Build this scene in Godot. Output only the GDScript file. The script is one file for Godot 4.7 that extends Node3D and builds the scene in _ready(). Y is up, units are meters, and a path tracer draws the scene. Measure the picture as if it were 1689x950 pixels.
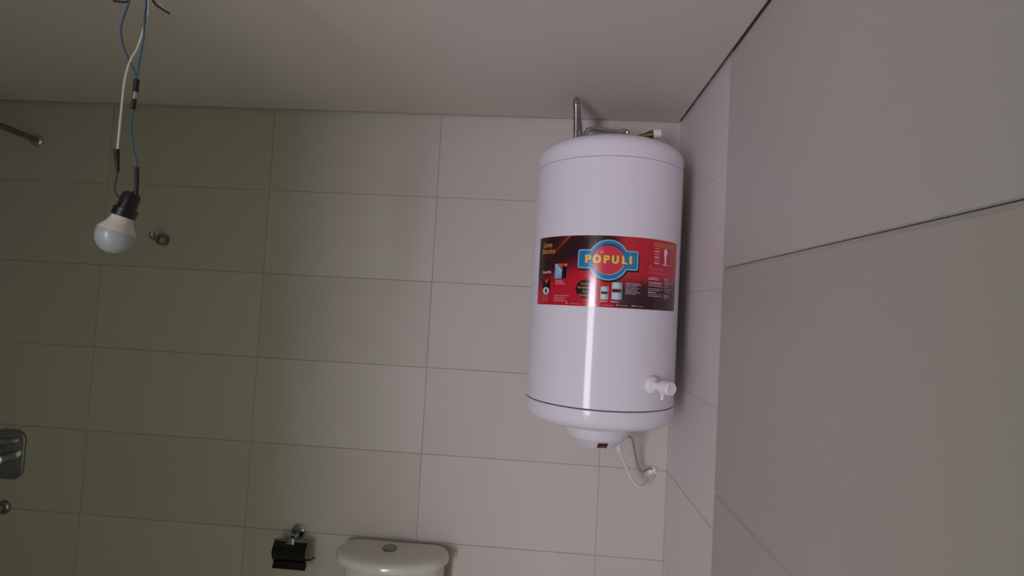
extends Node3D
# Corner of a tiled bathroom: back wall is z = 0, right wall is x = 0, ceiling at y = 2.30.

const CEIL := 2.30
var rng := RandomNumberGenerator.new()
var M := {}

# ------------------------------------------------------------------ naming and tagging
func numbered(parent: Node, called: String) -> String:
	if not parent.has_node(called):
		return called
	var k := 1
	while parent.has_node("%s_%03d" % [called, k]):
		k += 1
	return "%s_%03d" % [called, k]

func thing(called: String, label: String, category: String, at: Vector3, group := "") -> Node3D:
	var o := Node3D.new()
	o.name = numbered(self, called)
	add_child(o, true)
	o.position = at
	o.set_meta("label", label)
	o.set_meta("category", category)
	if group != "":
		o.set_meta("group", group)
	return o

func part(called: String, mesh: Mesh, m: Material, parent: Node) -> MeshInstance3D:
	var o := MeshInstance3D.new()
	o.name = numbered(parent, called)
	o.mesh = mesh
	o.material_override = null
	if mesh.get_surface_count() > 0:
		o.set_surface_override_material(0, m)
	o.cast_shadow = GeometryInstance3D.SHADOW_CASTING_SETTING_ON
	parent.add_child(o, true)
	return o

func struct(called: String, mesh: Mesh, m: Material, label := "", category := "") -> MeshInstance3D:
	var o := part(called, mesh, m, self)
	o.set_meta("kind", "structure")
	if label != "":
		o.set_meta("label", label)
		o.set_meta("category", category)
	return o

func mat(called: String, c: Color, rough: float, metal := 0.0) -> StandardMaterial3D:
	var m := StandardMaterial3D.new()
	m.resource_name = called
	m.albedo_color = c
	m.roughness = rough
	m.metallic = metal
	M[called] = m
	return m

# ------------------------------------------------------------------ shape helpers
func begin() -> SurfaceTool:
	var st := SurfaceTool.new()
	st.begin(Mesh.PRIMITIVE_TRIANGLES)
	return st

func finish(st: SurfaceTool) -> ArrayMesh:
	st.generate_normals()
	return st.commit()

func tri(st: SurfaceTool, a: Vector3, b: Vector3, c: Vector3, g := -1) -> void:
	st.set_smooth_group(g)
	st.add_vertex(a)
	st.set_smooth_group(g)
	st.add_vertex(b)
	st.set_smooth_group(g)
	st.add_vertex(c)

func quad(st: SurfaceTool, a: Vector3, b: Vector3, c: Vector3, d: Vector3, g := -1) -> void:
	tri(st, a, b, c, g)
	tri(st, a, c, d, g)

# a face of a convex solid, turned outward from its centre
func face(st: SurfaceTool, pts: Array, centre: Vector3) -> void:
	var mid := Vector3.ZERO
	for p in pts:
		mid += p
	mid /= pts.size()
	var n: Vector3 = (pts[2] - pts[0]).cross(pts[1] - pts[0])
	var q := pts.duplicate()
	if n.dot(mid - centre) < 0.0:
		q.reverse()
	for k in range(1, q.size() - 1):
		tri(st, q[0], q[k], q[k + 1])

# box with chamfered edges; bev is the chamfer seen along each axis
func box(st: SurfaceTool, lo: Vector3, hi: Vector3, bevel := 0.0) -> void:
	var c := (lo + hi) / 2.0
	var h := (hi - lo) / 2.0
	var b := minf(bevel, minf(h.x, minf(h.y, h.z)) * 0.95)
	var ax := [Vector3.RIGHT, Vector3.UP, Vector3.BACK]
	for i in 3:
		var u := (i + 1) % 3
		var v := (i + 2) % 3
		for s in [-1.0, 1.0]:
			var o: Vector3 = c + ax[i] * h[i] * s
			var eu: Vector3 = ax[u] * (h[u] - b)
			var ev: Vector3 = ax[v] * (h[v] - b)
			face(st, [o - eu - ev, o + eu - ev, o + eu + ev, o - eu + ev], c)
	if b <= 0.0:
		return
	for i in 3:
		var u := (i + 1) % 3
		var v := (i + 2) % 3
		for su in [-1.0, 1.0]:
			for sv in [-1.0, 1.0]:
				var e: Vector3 = ax[i] * (h[i] - b)
				var p: Vector3 = c + ax[u] * su * h[u] + ax[v] * sv * (h[v] - b)
				var q: Vector3 = c + ax[u] * su * (h[u] - b) + ax[v] * sv * h[v]
				face(st, [p - e, p + e, q + e, q - e], c)
	for sx in [-1.0, 1.0]:
		for sy in [-1.0, 1.0]:
			for sz in [-1.0, 1.0]:
				var k: Vector3 = c + Vector3(sx * (h.x - b), sy * (h.y - b), sz * (h.z - b))
				face(st, [k + Vector3(sx * b, 0, 0), k + Vector3(0, sy * b, 0), k + Vector3(0, 0, sz * b)], c)

func box_mesh(lo: Vector3, hi: Vector3, bevel := 0.0) -> ArrayMesh:
	var st := begin()
	box(st, lo, hi, bevel)
	return finish(st)

# profile runs from the bottom along the outside to the top: (radius, height); breaks gives the indices where the shading creases
func lathe(st: SurfaceTool, prof: Array, segs := 48, breaks: Array = [], at := Transform3D.IDENTITY) -> void:
	var g := 1
	for j in prof.size() - 1:
		if j in breaks:
			g += 1
		var a: Vector2 = prof[j]
		var b: Vector2 = prof[j + 1]
		for i in segs:
			var p := TAU * i / segs
			var q := TAU * ((i + 1) % segs) / segs
			var dp := Vector3(sin(p), 0, cos(p))
			var dq := Vector3(sin(q), 0, cos(q))
			var bl: Vector3 = at * (dp * a.x + Vector3.UP * a.y)
			var br: Vector3 = at * (dq * a.x + Vector3.UP * a.y)
			var tl: Vector3 = at * (dp * b.x + Vector3.UP * b.y)
			var tr: Vector3 = at * (dq * b.x + Vector3.UP * b.y)
			if a.x > 1e-6:
				tri(st, bl, tr, br, g)
			if b.x > 1e-6:
				tri(st, bl, tl, tr, g)

func lathe_mesh(prof: Array, segs := 48, breaks: Array = [], at := Transform3D.IDENTITY) -> ArrayMesh:
	var st := begin()
	lathe(st, prof, segs, breaks, at)
	return finish(st)

# a frame at p whose y axis points along dir
func along(p: Vector3, dir: Vector3) -> Transform3D:
	var y := dir.normalized()
	var r := Vector3.BACK if absf(y.z) < 0.9 else Vector3.UP
	var x := y.cross(r).normalized()
	return Transform3D(Basis(x, y, x.cross(y)), p)

func spline(pts: Array, per := 8) -> Array:
	var out := []
	for i in pts.size() - 1:
		var p0: Vector3 = pts[maxi(i - 1, 0)]
		var p1: Vector3 = pts[i]
		var p2: Vector3 = pts[i + 1]
		var p3: Vector3 = pts[mini(i + 2, pts.size() - 1)]
		for k in per:
			out.append(p1.cubic_interpolate(p2, p0, p3, float(k) / per))
	out.append(pts[-1])
	return out

# round tube along points; radius may be a Callable of the fraction 0..1
func tube(st: SurfaceTool, pts: Array, radius, segs := 12) -> void:
	var n := pts.size()
	var rings := []
	var t0: Vector3 = (pts[1] - pts[0]).normalized()
	var nrm := t0.cross(Vector3.RIGHT if absf(t0.x) < 0.8 else Vector3.UP).normalized()
	for i in n:
		var t: Vector3 = (pts[mini(i + 1, n - 1)] - pts[maxi(i - 1, 0)]).normalized()
		nrm = (nrm - t * nrm.dot(t)).normalized()
		var bi := t.cross(nrm)
		var r: float = radius.call(float(i) / (n - 1)) if radius is Callable else radius
		var ring := []
		for k in segs:
			var a := TAU * k / segs
			ring.append(pts[i] + (nrm * cos(a) + bi * sin(a)) * r)
		rings.append(ring)
	for i in n - 1:
		for k in segs:
			var k2 := (k + 1) % segs
			quad(st, rings[i][k], rings[i + 1][k], rings[i + 1][k2], rings[i][k2], 1)
	for k in segs:
		var k2 := (k + 1) % segs
		tri(st, pts[0], rings[0][k], rings[0][k2])
		tri(st, pts[n - 1], rings[n - 1][k2], rings[n - 1][k])

func tube_mesh(pts: Array, radius, segs := 12) -> ArrayMesh:
	var st := begin()
	tube(st, pts, radius, segs)
	return finish(st)

# rings of equal length (running from +z towards +x), stacked upward, closed at both ends
func loft_mesh(rings: Array, breaks: Array = []) -> ArrayMesh:
	var st := begin()
	var g := 1
	var n: int = rings[0].size()
	for j in rings.size() - 1:
		if j in breaks:
			g += 1
		for i in n:
			var i2 := (i + 1) % n
			quad(st, rings[j][i], rings[j + 1][i], rings[j + 1][i2], rings[j][i2], g)
	for e in [0, rings.size() - 1]:
		var mid := Vector3.ZERO
		for p in rings[e]:
			mid += p
		mid /= n
		for i in n:
			var i2 := (i + 1) % n
			if e == 0:
				tri(st, mid, rings[e][i], rings[e][i2], 20)
			else:
				tri(st, mid, rings[e][i2], rings[e][i], g)
	return finish(st)

# plan of a cistern: straight at the back, bowed at the front, round corners
func plan(cx: float, half: float, back: float, side: float, front: float, y: float, inset: float, rb: float, n := 64) -> Array:
	var out := []
	for i in n:
		var a := TAU * i / n
		var s := sin(a)
		var c := cos(a)
		var x := half * signf(s) * pow(absf(s), 0.42)
		var z := 0.0
		if c >= 0.0:
			z = side + (front - side) * (1.0 - pow(absf(x) / half, 2.4)) * 1.0
			z = lerpf(side, z, pow(c, 0.25)) if absf(x) > half * 0.985 else z
			if absf(x) > half * 0.80:
				var t := (absf(x) - half * 0.80) / (half * 0.20)
				z = lerpf(z, side - (side - back) * 0.35, t * t * t)
		else:
			var mid := side - (side - back) * 0.35
			z = back + (mid - back) * (1.0 - pow(clampf(1.0 - pow(maxf((absf(x) - (half - rb)) / rb, 0.0), 2.0), 0.0, 1.0), 0.5))
		var p := Vector2(x, z)
		var ctr := Vector2(0, (back + front) * 0.5)
		var q := (p - ctr)
		var f := Vector2((half - inset) / half, ((front - back) * 0.5 - inset) / ((front - back) * 0.5))
		q *= f
		out.append(Vector3(cx + q.x, y, ctr.y + q.y))
	return out

# round-cornered rectangle slab lying in the xy plane, extruded from z0 to z1 with a rounded front rim
func slab_mesh(c: Vector2, half: Vector2, corner: float, z0: float, z1: float, bev: float) -> ArrayMesh:
	var ring := func(inset: float, z: float) -> Array:
		var o := []
		for q in 4:
			var sx: float = [1.0, 1.0, -1.0, -1.0][q]
			var sy: float = [-1.0, 1.0, 1.0, -1.0][q]
			for k in 9:
				var a := -PI / 2 + q * PI / 2 + PI / 2 * k / 8.0
				o.append(Vector3(c.x + sx * (half.x - corner) + cos(a) * (corner - inset), c.y + sy * (half.y - corner) + sin(a) * (corner - inset), z))
		return o
	var rings := [ring.call(0.0, z0), ring.call(0.0, z1 - bev), ring.call(bev * 0.3, z1 - bev * 0.3), ring.call(bev, z1)]
	var st := begin()
	var n: int = rings[0].size()
	for j in rings.size() - 1:
		for i in n:
			var i2 := (i + 1) % n
			quad(st, rings[j][i], rings[j + 1][i], rings[j + 1][i2], rings[j][i2], 1)
	for e in [0, 3]:
		var mid := Vector3(c.x, c.y, rings[e][0].z)
		for i in n:
			var i2 := (i + 1) % n
			if e == 0:
				tri(st, mid, rings[e][i], rings[e][i2], -1)
			else:
				tri(st, mid, rings[e][i2], rings[e][i], 1)
	return finish(st)

# ------------------------------------------------------------------ the print on the heater's sticker
func fill_tri(img: Image, a: Vector2, b: Vector2, c: Vector2, col: Color) -> void:
	var y0 := maxi(int(ceil(minf(a.y, minf(b.y, c.y)) - 0.5)), 0)
	var y1 := mini(int(floor(maxf(a.y, maxf(b.y, c.y)) - 0.5)), img.get_height() - 1)
	var e := [[a, b], [b, c], [c, a]]
	for y in range(y0, y1 + 1):
		var yc := y + 0.5
		var lo := 1e9
		var hi := -1e9
		for s in e:
			var p: Vector2 = s[0]
			var q: Vector2 = s[1]
			if (p.y <= yc) == (q.y <= yc):
				continue
			var x := p.x + (q.x - p.x) * (yc - p.y) / (q.y - p.y)
			lo = minf(lo, x)
			hi = maxf(hi, x)
		var x0 := maxi(int(ceil(lo - 0.5)), 0)
		var x1 := mini(int(floor(hi - 0.5)), img.get_width() - 1)
		if x1 >= x0:
			img.fill_rect(Rect2i(x0, y, x1 - x0 + 1, 1), col)

func fill_poly(img: Image, pts: PackedVector2Array, col: Color) -> void:
	var t := Geometry2D.triangulate_polygon(pts)
	for k in range(0, t.size(), 3):
		fill_tri(img, pts[t[k]], pts[t[k + 1]], pts[t[k + 2]], col)

func fill_oval(img: Image, c: Vector2, r: Vector2, col: Color) -> void:
	for y in range(maxi(int(c.y - r.y), 0), mini(int(c.y + r.y), img.get_height() - 1) + 1):
		var t := 1.0 - pow((y + 0.5 - c.y) / r.y, 2.0)
		if t <= 0.0:
			continue
		var w := sqrt(t) * r.x
		img.fill_rect(Rect2i(int(round(c.x - w)), y, int(round(2.0 * w)), 1), col)

func letters(img: Image, words: String, r: Rect2, col: Color, bold := true, spread := 1.0) -> void:
	var f := SystemFont.new()
	f.font_names = PackedStringArray(["Droid Sans"])
	f.font_weight = 700 if bold else 400
	var x := 0.0
	var all := []
	for k in words.length():
		var ch := words[k]
		var tm := TextMesh.new()
		tm.font = f
		tm.font_size = 64
		tm.pixel_size = 1.0
		tm.depth = 0.0
		tm.horizontal_alignment = HORIZONTAL_ALIGNMENT_LEFT
		tm.text = ch
		var w := f.get_string_size(ch, HORIZONTAL_ALIGNMENT_LEFT, -1, 64).x
		if tm.get_surface_count() > 0 and ch != " ":
			var arr := tm.surface_get_arrays(0)
			var v: PackedVector3Array = arr[Mesh.ARRAY_VERTEX]
			var idx = arr[Mesh.ARRAY_INDEX]
			var order: Array = range(v.size()) if idx == null else Array(idx)
			for i in range(0, order.size(), 3):
				all.append([Vector2(v[order[i]].x + x, -v[order[i]].y), Vector2(v[order[i + 1]].x + x, -v[order[i + 1]].y), Vector2(v[order[i + 2]].x + x, -v[order[i + 2]].y)])
		x += w * spread
	var lo := Vector2(1e9, 1e9)
	var hi := -lo
	for t in all:
		for p in t:
			lo = lo.min(p)
			hi = hi.max(p)
	var k := r.size / (hi - lo)
	for t in all:
		fill_tri(img, r.position + (t[0] - lo) * k, r.position + (t[1] - lo) * k, r.position + (t[2] - lo) * k, col)

# lines of print too small to read in the photograph: short strokes of uneven length
func fine_print(img: Image, r: Rect2, lines: int, col: Color, thick: int) -> void:
	for n in lines:
		var y := r.position.y + r.size.y * (n + 0.5) / lines
		var x := r.position.x
		var stop := r.position.x + r.size.x * rng.randf_range(0.65, 1.0)
		while x < stop:
			var w := rng.randf_range(6, 22)
			img.fill_rect(Rect2i(int(x), int(y - thick / 2.0), int(minf(w, stop - x)), thick), col)
			x += w + rng.randf_range(3, 6)

func sticker_picture() -> ImageTexture:
	var W := 1400
	var H := 572
	var img := Image.create(W, H, false, Image.FORMAT_RGB8)
	var dark := Color8(52, 22, 28)
	var red := Color8(194, 28, 48)
	for by in range(0, H, 2):
		for bx in range(0, W, 2):
			var u := float(bx) / W
			var v := float(by) / H
			var a := maxf(smoothstep(0.42, 0.74, u * 0.80 + v * 0.84), smoothstep(0.48, 0.60, u))
			var b := smoothstep(0.50, 0.74, v + (u - 0.8) * 0.10) * smoothstep(0.49, 0.60, u)
			var t := a * (1.0 - b)
			var c := dark.lerp(red, t)
			# orange streak across the dark corner
			var d := (u - 0.262) + (v - 0.0) * 0.455
			if v < 0.4:
				var s := smoothstep(0.016, 0.0, absf(d)) * 0.75 + smoothstep(0.09, 0.0, -d) * (0.28 if d < 0.0 else 0.0)
				c = c.lerp(Color8(196, 92, 40), s * (1.0 - v / 0.4))
			img.fill_rect(Rect2i(bx, by, 2, 2), c)
	var S := Vector2(W, H)
	# logo: disc with side wings
	var mid := Vector2(0.4945, 0.340) * S
	var shape := func(grow: float, off: Vector2, col: Color) -> void:
		fill_oval(img, mid + off, Vector2(162 + grow, 162 + grow), col)
		var x0 := 0.319 * W - grow + off.x
		var x1 := 0.667 * W + grow + off.x
		var y0 := 0.200 * H - grow + off.y
		var y1 := 0.466 * H + grow + off.y
		var q := 18.0 + grow
		img.fill_rect(Rect2i(int(x0 + q), int(y0), int(x1 - x0 - 2 * q), int(y1 - y0)), col)
		img.fill_rect(Rect2i(int(x0), int(y0 + q), int(x1 - x0), int(y1 - y0 - 2 * q)), col)
		for c in [Vector2(x0 + q, y0 + q), Vector2(x1 - q, y0 + q), Vector2(x0 + q, y1 - q), Vector2(x1 - q, y1 - q)]:
			fill_oval(img, c, Vector2(q, q), col)
	shape.call(4.0, Vector2(8, 13), Color8(40, 14, 26))
	shape.call(3.0, Vector2.ZERO, Color8(28, 60, 92))
	shape.call(0.0, Vector2.ZERO, Color8(176, 214, 232))
	shape.call(-7.0, Vector2.ZERO, Color8(22, 128, 178))
	fill_oval(img, mid + Vector2(0, -2), Vector2(135, 124), Color8(22, 40, 78))
	fill_oval(img, mid + Vector2(2, 2), Vector2(128, 118), Color8(176, 196, 214))
	fill_oval(img, mid + Vector2(0, -1), Vector2(126, 116), Color8(214, 60, 84))
	for pass_no in 2:
		var ink: Color = [Color8(56, 40, 52), Color8(250, 196, 92)][pass_no]
		var off: Vector2 = [Vector2(-5, 5), Vector2.ZERO][pass_no]
		for d in [Vector2(-3, -2), Vector2(3, -2), Vector2(-3, 2), Vector2(3, 2), Vector2.ZERO]:
			letters(img, "POPUL", Rect2(Vector2(0.3625 * W, 0.276 * H) + off + d, Vector2(0.237 * W, 0.110 * H)), ink, true, 1.16)
			img.fill_rect(Rect2i(Vector2i(Vector2(0.6145 * W, 0.276 * H) + off + d), Vector2i(17, int(0.110 * H))), ink)
	fill_poly(img, PackedVector2Array([Vector2(626, 140), Vector2(640, 126), Vector2(654, 140), Vector2(648, 140), Vector2(640, 133), Vector2(632, 140)]), Color8(240, 220, 220))
	# corner lettering
	letters(img, "Línea", Rect2(0.050 * W, 0.080 * H, 0.078 * W, 0.072 * H), Color8(214, 150, 70))
	letters(img, "Eléctrica", Rect2(0.034 * W, 0.172 * H, 0.120 * W, 0.076 * H), Color8(214, 150, 70))
	letters(img, "Sencillo", Rect2(0.048 * W, 0.497 * H, 0.083 * W, 0.042 * H), Color8(240, 220, 228))
	# two small pictures on the left
	var r1 := Rect2i(int(0.163 * W), int(0.402 * H), int(0.086 * W), int(0.218 * H))
	img.fill_rect(r1, Color8(20, 16, 24))
	img.fill_rect(Rect2i(r1.position, Vector2i(int(r1.size.x * 0.62), r1.size.y)), Color8(112, 170, 206))
	for k in 9:
		img.fill_rect(Rect2i(r1.position.x + 6 + k * 8, r1.position.y + 40 + (k * 37) % 30, 4, 40), Color8(170, 208, 230))
	var p1 := Vector2(r1.position)
	fill_poly(img, PackedVector2Array([p1 + Vector2(0, 0), p1 + Vector2(60, 56), p1 + Vector2(120, 0), p1 + Vector2(120, 14), p1 + Vector2(66, 66), p1 + Vector2(54, 66), p1 + Vector2(0, 16)]), Color8(188, 214, 230))
	fill_poly(img, PackedVector2Array([p1 + Vector2(26, 0), p1 + Vector2(118, 0), p1 + Vector2(66, 44)]), Color8(222, 74, 44))
	img.fill_rect(Rect2i(r1.position.x + int(r1.size.x * 0.64), r1.position.y + 20, int(r1.size.x * 0.36), r1.size.y - 20), Color8(20, 16, 24))
	fine_print(img, Rect2(0.172 * W, 0.632 * H, 0.075 * W, 0.075 * H), 3, Color8(236, 190, 200), 5)
	var r2 := Rect2i(int(0.054 * W), int(0.636 * H), int(0.074 * W), int(0.190 * H))
	img.fill_rect(r2, Color8(18, 14, 18))
	var p2 := Vector2(r2.position)
	fill_poly(img, PackedVector2Array([p2 + Vector2(22, 0), p2 + Vector2(86, 0), p2 + Vector2(54, 38)]), Color8(196, 70, 48))
	fill_oval(img, p2 + Vector2(52, 92), Vector2(42, 30), Color8(226, 226, 232))
	img.fill_rect(Rect2i(r2.position.x + 40, r2.position.y + 84, 28, 25), Color8(40, 40, 52))
	fill_oval(img, p2 + Vector2(54, 86), Vector2(14, 12), Color8(40, 40, 52))
	fine_print(img, Rect2(0.052 * W, 0.850 * H, 0.085 * W, 0.11 * H), 4, Color8(224, 150, 164), 4)
	fine_print(img, Rect2(0.165 * W, 0.848 * H, 0.110 * W, 0.105 * H), 4, Color8(236, 180, 190), 5)
	# black disc
	fill_oval(img, Vector2(0.372, 0.757) * S, Vector2(82, 75), Color8(28, 14, 20))
	letters(img, "El primer", Rect2(0.344 * W, 0.668 * H, 0.058 * W, 0.038 * H), Color8(226, 140, 96))
	letters(img, "termotanque", Rect2(0.323 * W, 0.722 * H, 0.098 * W, 0.040 * H), Color8(226, 140, 96))
	letters(img, "Tecno", Rect2(0.354 * W, 0.776 * H, 0.038 * W, 0.032 * H), Color8(226, 140, 96))
	letters(img, "Económico", Rect2(0.334 * W, 0.822 * H, 0.078 * W, 0.040 * H), Color8(226, 140, 96))
	# two little heaters
	for h in [[0.459, 0.502, 0.712, 0.895], [0.521, 0.578, 0.648, 0.888]]:
		var x0 := int(h[0] * W)
		var wid := int((h[1] - h[0]) * W)
		var y0 := int(h[2] * H)
		var hei := int((h[3] - h[2]) * H)
		for k in wid:
			var s := 1.0 - pow(absf(float(k) / wid - 0.35) * 1.5, 2.0)
			var cut := int(7.0 * pow(absf(2.0 * k / wid - 1.0), 4.0))
			img.fill_rect(Rect2i(x0 + k, y0 + cut, 1, hei - 2 * cut), Color8(96, 122, 136).lerp(Color8(206, 222, 230), clampf(s, 0, 1)))
		img.fill_rect(Rect2i(x0, y0, 3, hei), Color8(220, 230, 236))
		img.fill_rect(Rect2i(x0 + wid - 3, y0, 3, hei), Color8(220, 230, 236))
		img.fill_rect(Rect2i(x0 + 3, y0 + int(hei * 0.38), wid - 6, int(hei * 0.21)), Color8(92, 26, 44))
	fine_print(img, Rect2(0.455 * W, 0.902 * H, 0.05 * W, 0.03 * H), 1, Color8(230, 220, 226), 7)
	fine_print(img, Rect2(0.517 * W, 0.902 * H, 0.06 * W, 0.03 * H), 1, Color8(230, 220, 226), 7)
	fine_print(img, Rect2(0.598 * W, 0.640 * H, 0.098 * W, 0.170 * H), 8, Color8(206, 180, 196), 5)
	# table with a white figure, top right
	img.fill_rect(Rect2i(int(0.768 * W), int(0.045 * H), int(0.190 * W), int(0.058 * H)), Color8(206, 112, 44))
	fine_print(img, Rect2(0.772 * W, 0.048 * H, 0.18 * W, 0.050 * H), 2, Color8(120, 50, 30), 5)
	for n in 6:
		fine_print(img, Rect2(0.776 * W, (0.118 + n * 0.042) * H, 0.044 * W, 0.022 * H), 1 + n % 2, Color8(240, 214, 222), 5)
		fine_print(img, Rect2(0.914 * W, (0.126 + n * 0.042) * H, 0.022 * W, 0.014 * H), 1, Color8(230, 150, 160), 4)
	var fx := 0.868 * W
	fill_poly(img, PackedVector2Array([Vector2(fx - 16, 74), Vector2(fx + 4, 64), Vector2(fx + 20, 78), Vector2(fx + 24, 104), Vector2(fx + 12, 124), Vector2(fx + 10, 170), Vector2(fx + 8, 206), Vector2(fx - 8, 206), Vector2(fx - 8, 170), Vector2(fx - 16, 124), Vector2(fx - 20, 96)]), Color8(242, 226, 232))
	img.fill_rect(Rect2i(int(fx - 40), 196, 84, 5), Color8(236, 200, 208))
	# blocks of fine print, right
	fine_print(img, Rect2(0.742 * W, 0.378 * H, 0.025 * W, 0.02 * H), 1, Color8(240, 214, 222), 5)
	fine_print(img, Rect2(0.742 * W, 0.405 * H, 0.120 * W, 0.045 * H), 2, Color8(232, 120, 136), 4)
	fine_print(img, Rect2(0.742 * W, 0.455 * H, 0.215 * W, 0.050 * H), 2, Color8(232, 120, 136), 4)
	for b in [[0.740, 0.536, 0.100, 2, 7], [0.742, 0.604, 0.118, 1, 8], [0.742, 0.628, 0.118, 2, 5], [0.742, 0.690, 0.118, 2, 5], [0.740, 0.742, 0.085, 1, 8], [0.742, 0.770, 0.118, 2, 5], [0.868, 0.536, 0.060, 2, 5], [0.866, 0.590, 0.110, 2, 5], [0.866, 0.645, 0.040, 1, 7], [0.868, 0.680, 0.105, 3, 4], [0.866, 0.770, 0.075, 2, 6], [0.868, 0.82, 0.03, 1, 5]]:
		fine_print(img, Rect2(b[0] * W, b[1] * H, b[2] * W, 0.024 * b[3] * H), b[3], Color8(226, 200, 210), b[4])
	# foot line
	for b in [[0.255, 0.962, 0.012, 10], [0.278, 0.966, 0.085, 4], [0.385, 0.962, 0.015, 9], [0.403, 0.966, 0.06, 4], [0.475, 0.966, 0.07, 4], [0.552, 0.955, 0.014, 10], [0.570, 0.960, 0.062, 4], [0.640, 0.955, 0.03, 8], [0.672, 0.960, 0.05, 4]]:
		fine_print(img, Rect2(b[0] * W, b[1] * H, b[2] * W, 0.01 * H), 1, Color8(236, 170, 184), b[3])
	return ImageTexture.create_from_image(img)

# ------------------------------------------------------------------ build
func _ready() -> void:
	rng.seed = 4711
	# ---- camera
	var cam := Camera3D.new()
	cam.name = "camera"
	cam.fov = 57.378
	cam.near = 0.02
	cam.far = 60.0
	cam.transform = Transform3D(Basis(Vector3(0.997, 0.0541, -0.0552), Vector3(-0.0518, 0.9978, 0.0413), Vector3(0.0573, -0.0384, 0.9976)).orthonormalized(), Vector3(-0.4522, 1.6287, 1.8291))
	add_child(cam)
	cam.current = true
	# ---- environment: overcast daylight outside the far window
	var env := Environment.new()
	env.background_mode = Environment.BG_COLOR
	env.background_color = Color(0.55, 0.58, 0.62)
	env.tonemap_mode = Environment.TONE_MAPPER_LINEAR
	env.tonemap_exposure = 1.0
	env.sdfgi_enabled = true
	env.ssao_enabled = true
	env.ssil_enabled = true
	var we := WorldEnvironment.new()
	we.name = "environment"
	we.environment = env
	add_child(we)
	# ---- the light: a tall window in the next room, seen through the open doorway
	var sun := AreaLight3D.new()
	sun.name = "window_light"
	sun.area_size = Vector2(0.80, 1.62)
	sun.light_color = Color(0.945, 0.905, 1.0)
	sun.light_energy = 8.5
	sun.area_normalize_energy = true
	sun.set("area_range", 12.0)
	sun.shadow_enabled = true
	sun.position = Vector3(-2.04, 1.20, 4.57)
	add_child(sun)

	materials()
	room()
	heater()
	plumbing()
	hanging_bulb()
	fixtures()
	toilet()

func materials() -> void:
	mat("tile", Color8(194, 187, 176), 0.50)
	mat("tile_pale", Color8(196, 189, 178), 0.48)
	mat("tile_warm", Color8(192, 185, 173), 0.52)
	mat("panel", Color8(186, 180, 170), 0.55)
	mat("tile_corner_lit", Color8(226, 218, 214), 0.45)  # same tile, paled: brighter light beside the tank is put into the colour
	mat("panel_top_lit", Color8(196, 191, 184), 0.55)  # lighter copy of panel: stronger light near the ceiling painted into its colour
	mat("grout", Color8(178, 170, 158), 0.9)
	var p := mat("plaster", Color8(222, 215, 206), 0.95)
	var fn := FastNoiseLite.new()
	fn.seed = 3
	fn.frequency = 0.06
	var nt := NoiseTexture2D.new()
	nt.width = 256
	nt.height = 256
	nt.seamless = true
	nt.as_normal_map = true
	nt.bump_strength = 1.2
	nt.noise = fn
	p.normal_enabled = true
	p.normal_texture = nt
	p.normal_scale = 0.07
	p.uv1_triplanar = true
	p.uv1_world_triplanar = true
	p.uv1_scale = Vector3(1.6, 1.6, 1.6)
	mat("shade_gap", Color8(140, 132, 126), 0.9)
	mat("floor", Color8(226, 232, 212), 0.5)
	mat("far_wall", Color8(226, 234, 212), 0.9)
	var e := mat("enamel", Color8(226, 222, 228), 0.09)
	e.metallic_specular = 0.34
	mat("cover_plastic", Color8(222, 218, 222), 0.35)
	mat("white_plastic", Color8(232, 228, 226), 0.42)
	mat("pale_tape", Color8(226, 232, 222), 0.3)
	mat("brass", Color8(118, 100, 58), 0.4, 0.85)
	mat("chrome", Color8(200, 200, 204), 0.10, 1.0)
	mat("chrome_dull", Color8(150, 150, 152), 0.22, 1.0)
	mat("chrome_brushed", Color8(132, 132, 130), 0.42, 0.85)
	mat("chrome_dark_reflection", Color8(66, 66, 64), 0.14, 1.0)  # ordinary chrome darkened: the dark reflection on the holder cover is in the colour
	mat("steel_hose", Color8(176, 176, 180), 0.25, 1.0)
	mat("black_plastic", Color8(26, 25, 25), 0.32)
	mat("black_tape", Color8(20, 19, 19), 0.55)
	mat("switch_red", Color8(150, 34, 26), 0.3)
	mat("blue_insulation", Color8(48, 92, 120), 0.5)
	mat("white_insulation", Color8(200, 196, 180), 0.5)
	mat("dark_wire", Color8(52, 44, 30), 0.5)
	mat("bare_wire", Color8(190, 186, 180), 0.3, 0.9)
	mat("grey_cord", Color8(150, 144, 142), 0.5)
	mat("white_tube", Color8(226, 222, 220), 0.35)
	mat("bulb_collar", Color8(214, 206, 190), 0.45)
	mat("bulb_diffuser", Color8(166, 170, 172), 0.30)
	var po := mat("porcelain", Color8(214, 212, 198), 0.12)
	po.clearcoat_enabled = true
	po.clearcoat = 0.5
	po.clearcoat_roughness = 0.05
	var s := mat("sticker", Color.WHITE, 0.18)
	s.albedo_texture = sticker_picture()
	s.clearcoat_enabled = true
	s.clearcoat = 0.6
	s.clearcoat_roughness = 0.08
	var w := mat("window_glow", Color8(230, 232, 240), 0.4)
	w.emission_enabled = true
	w.emission = Color(0.96, 0.95, 1.0)
	w.emission_energy_multiplier = 1.5

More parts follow.
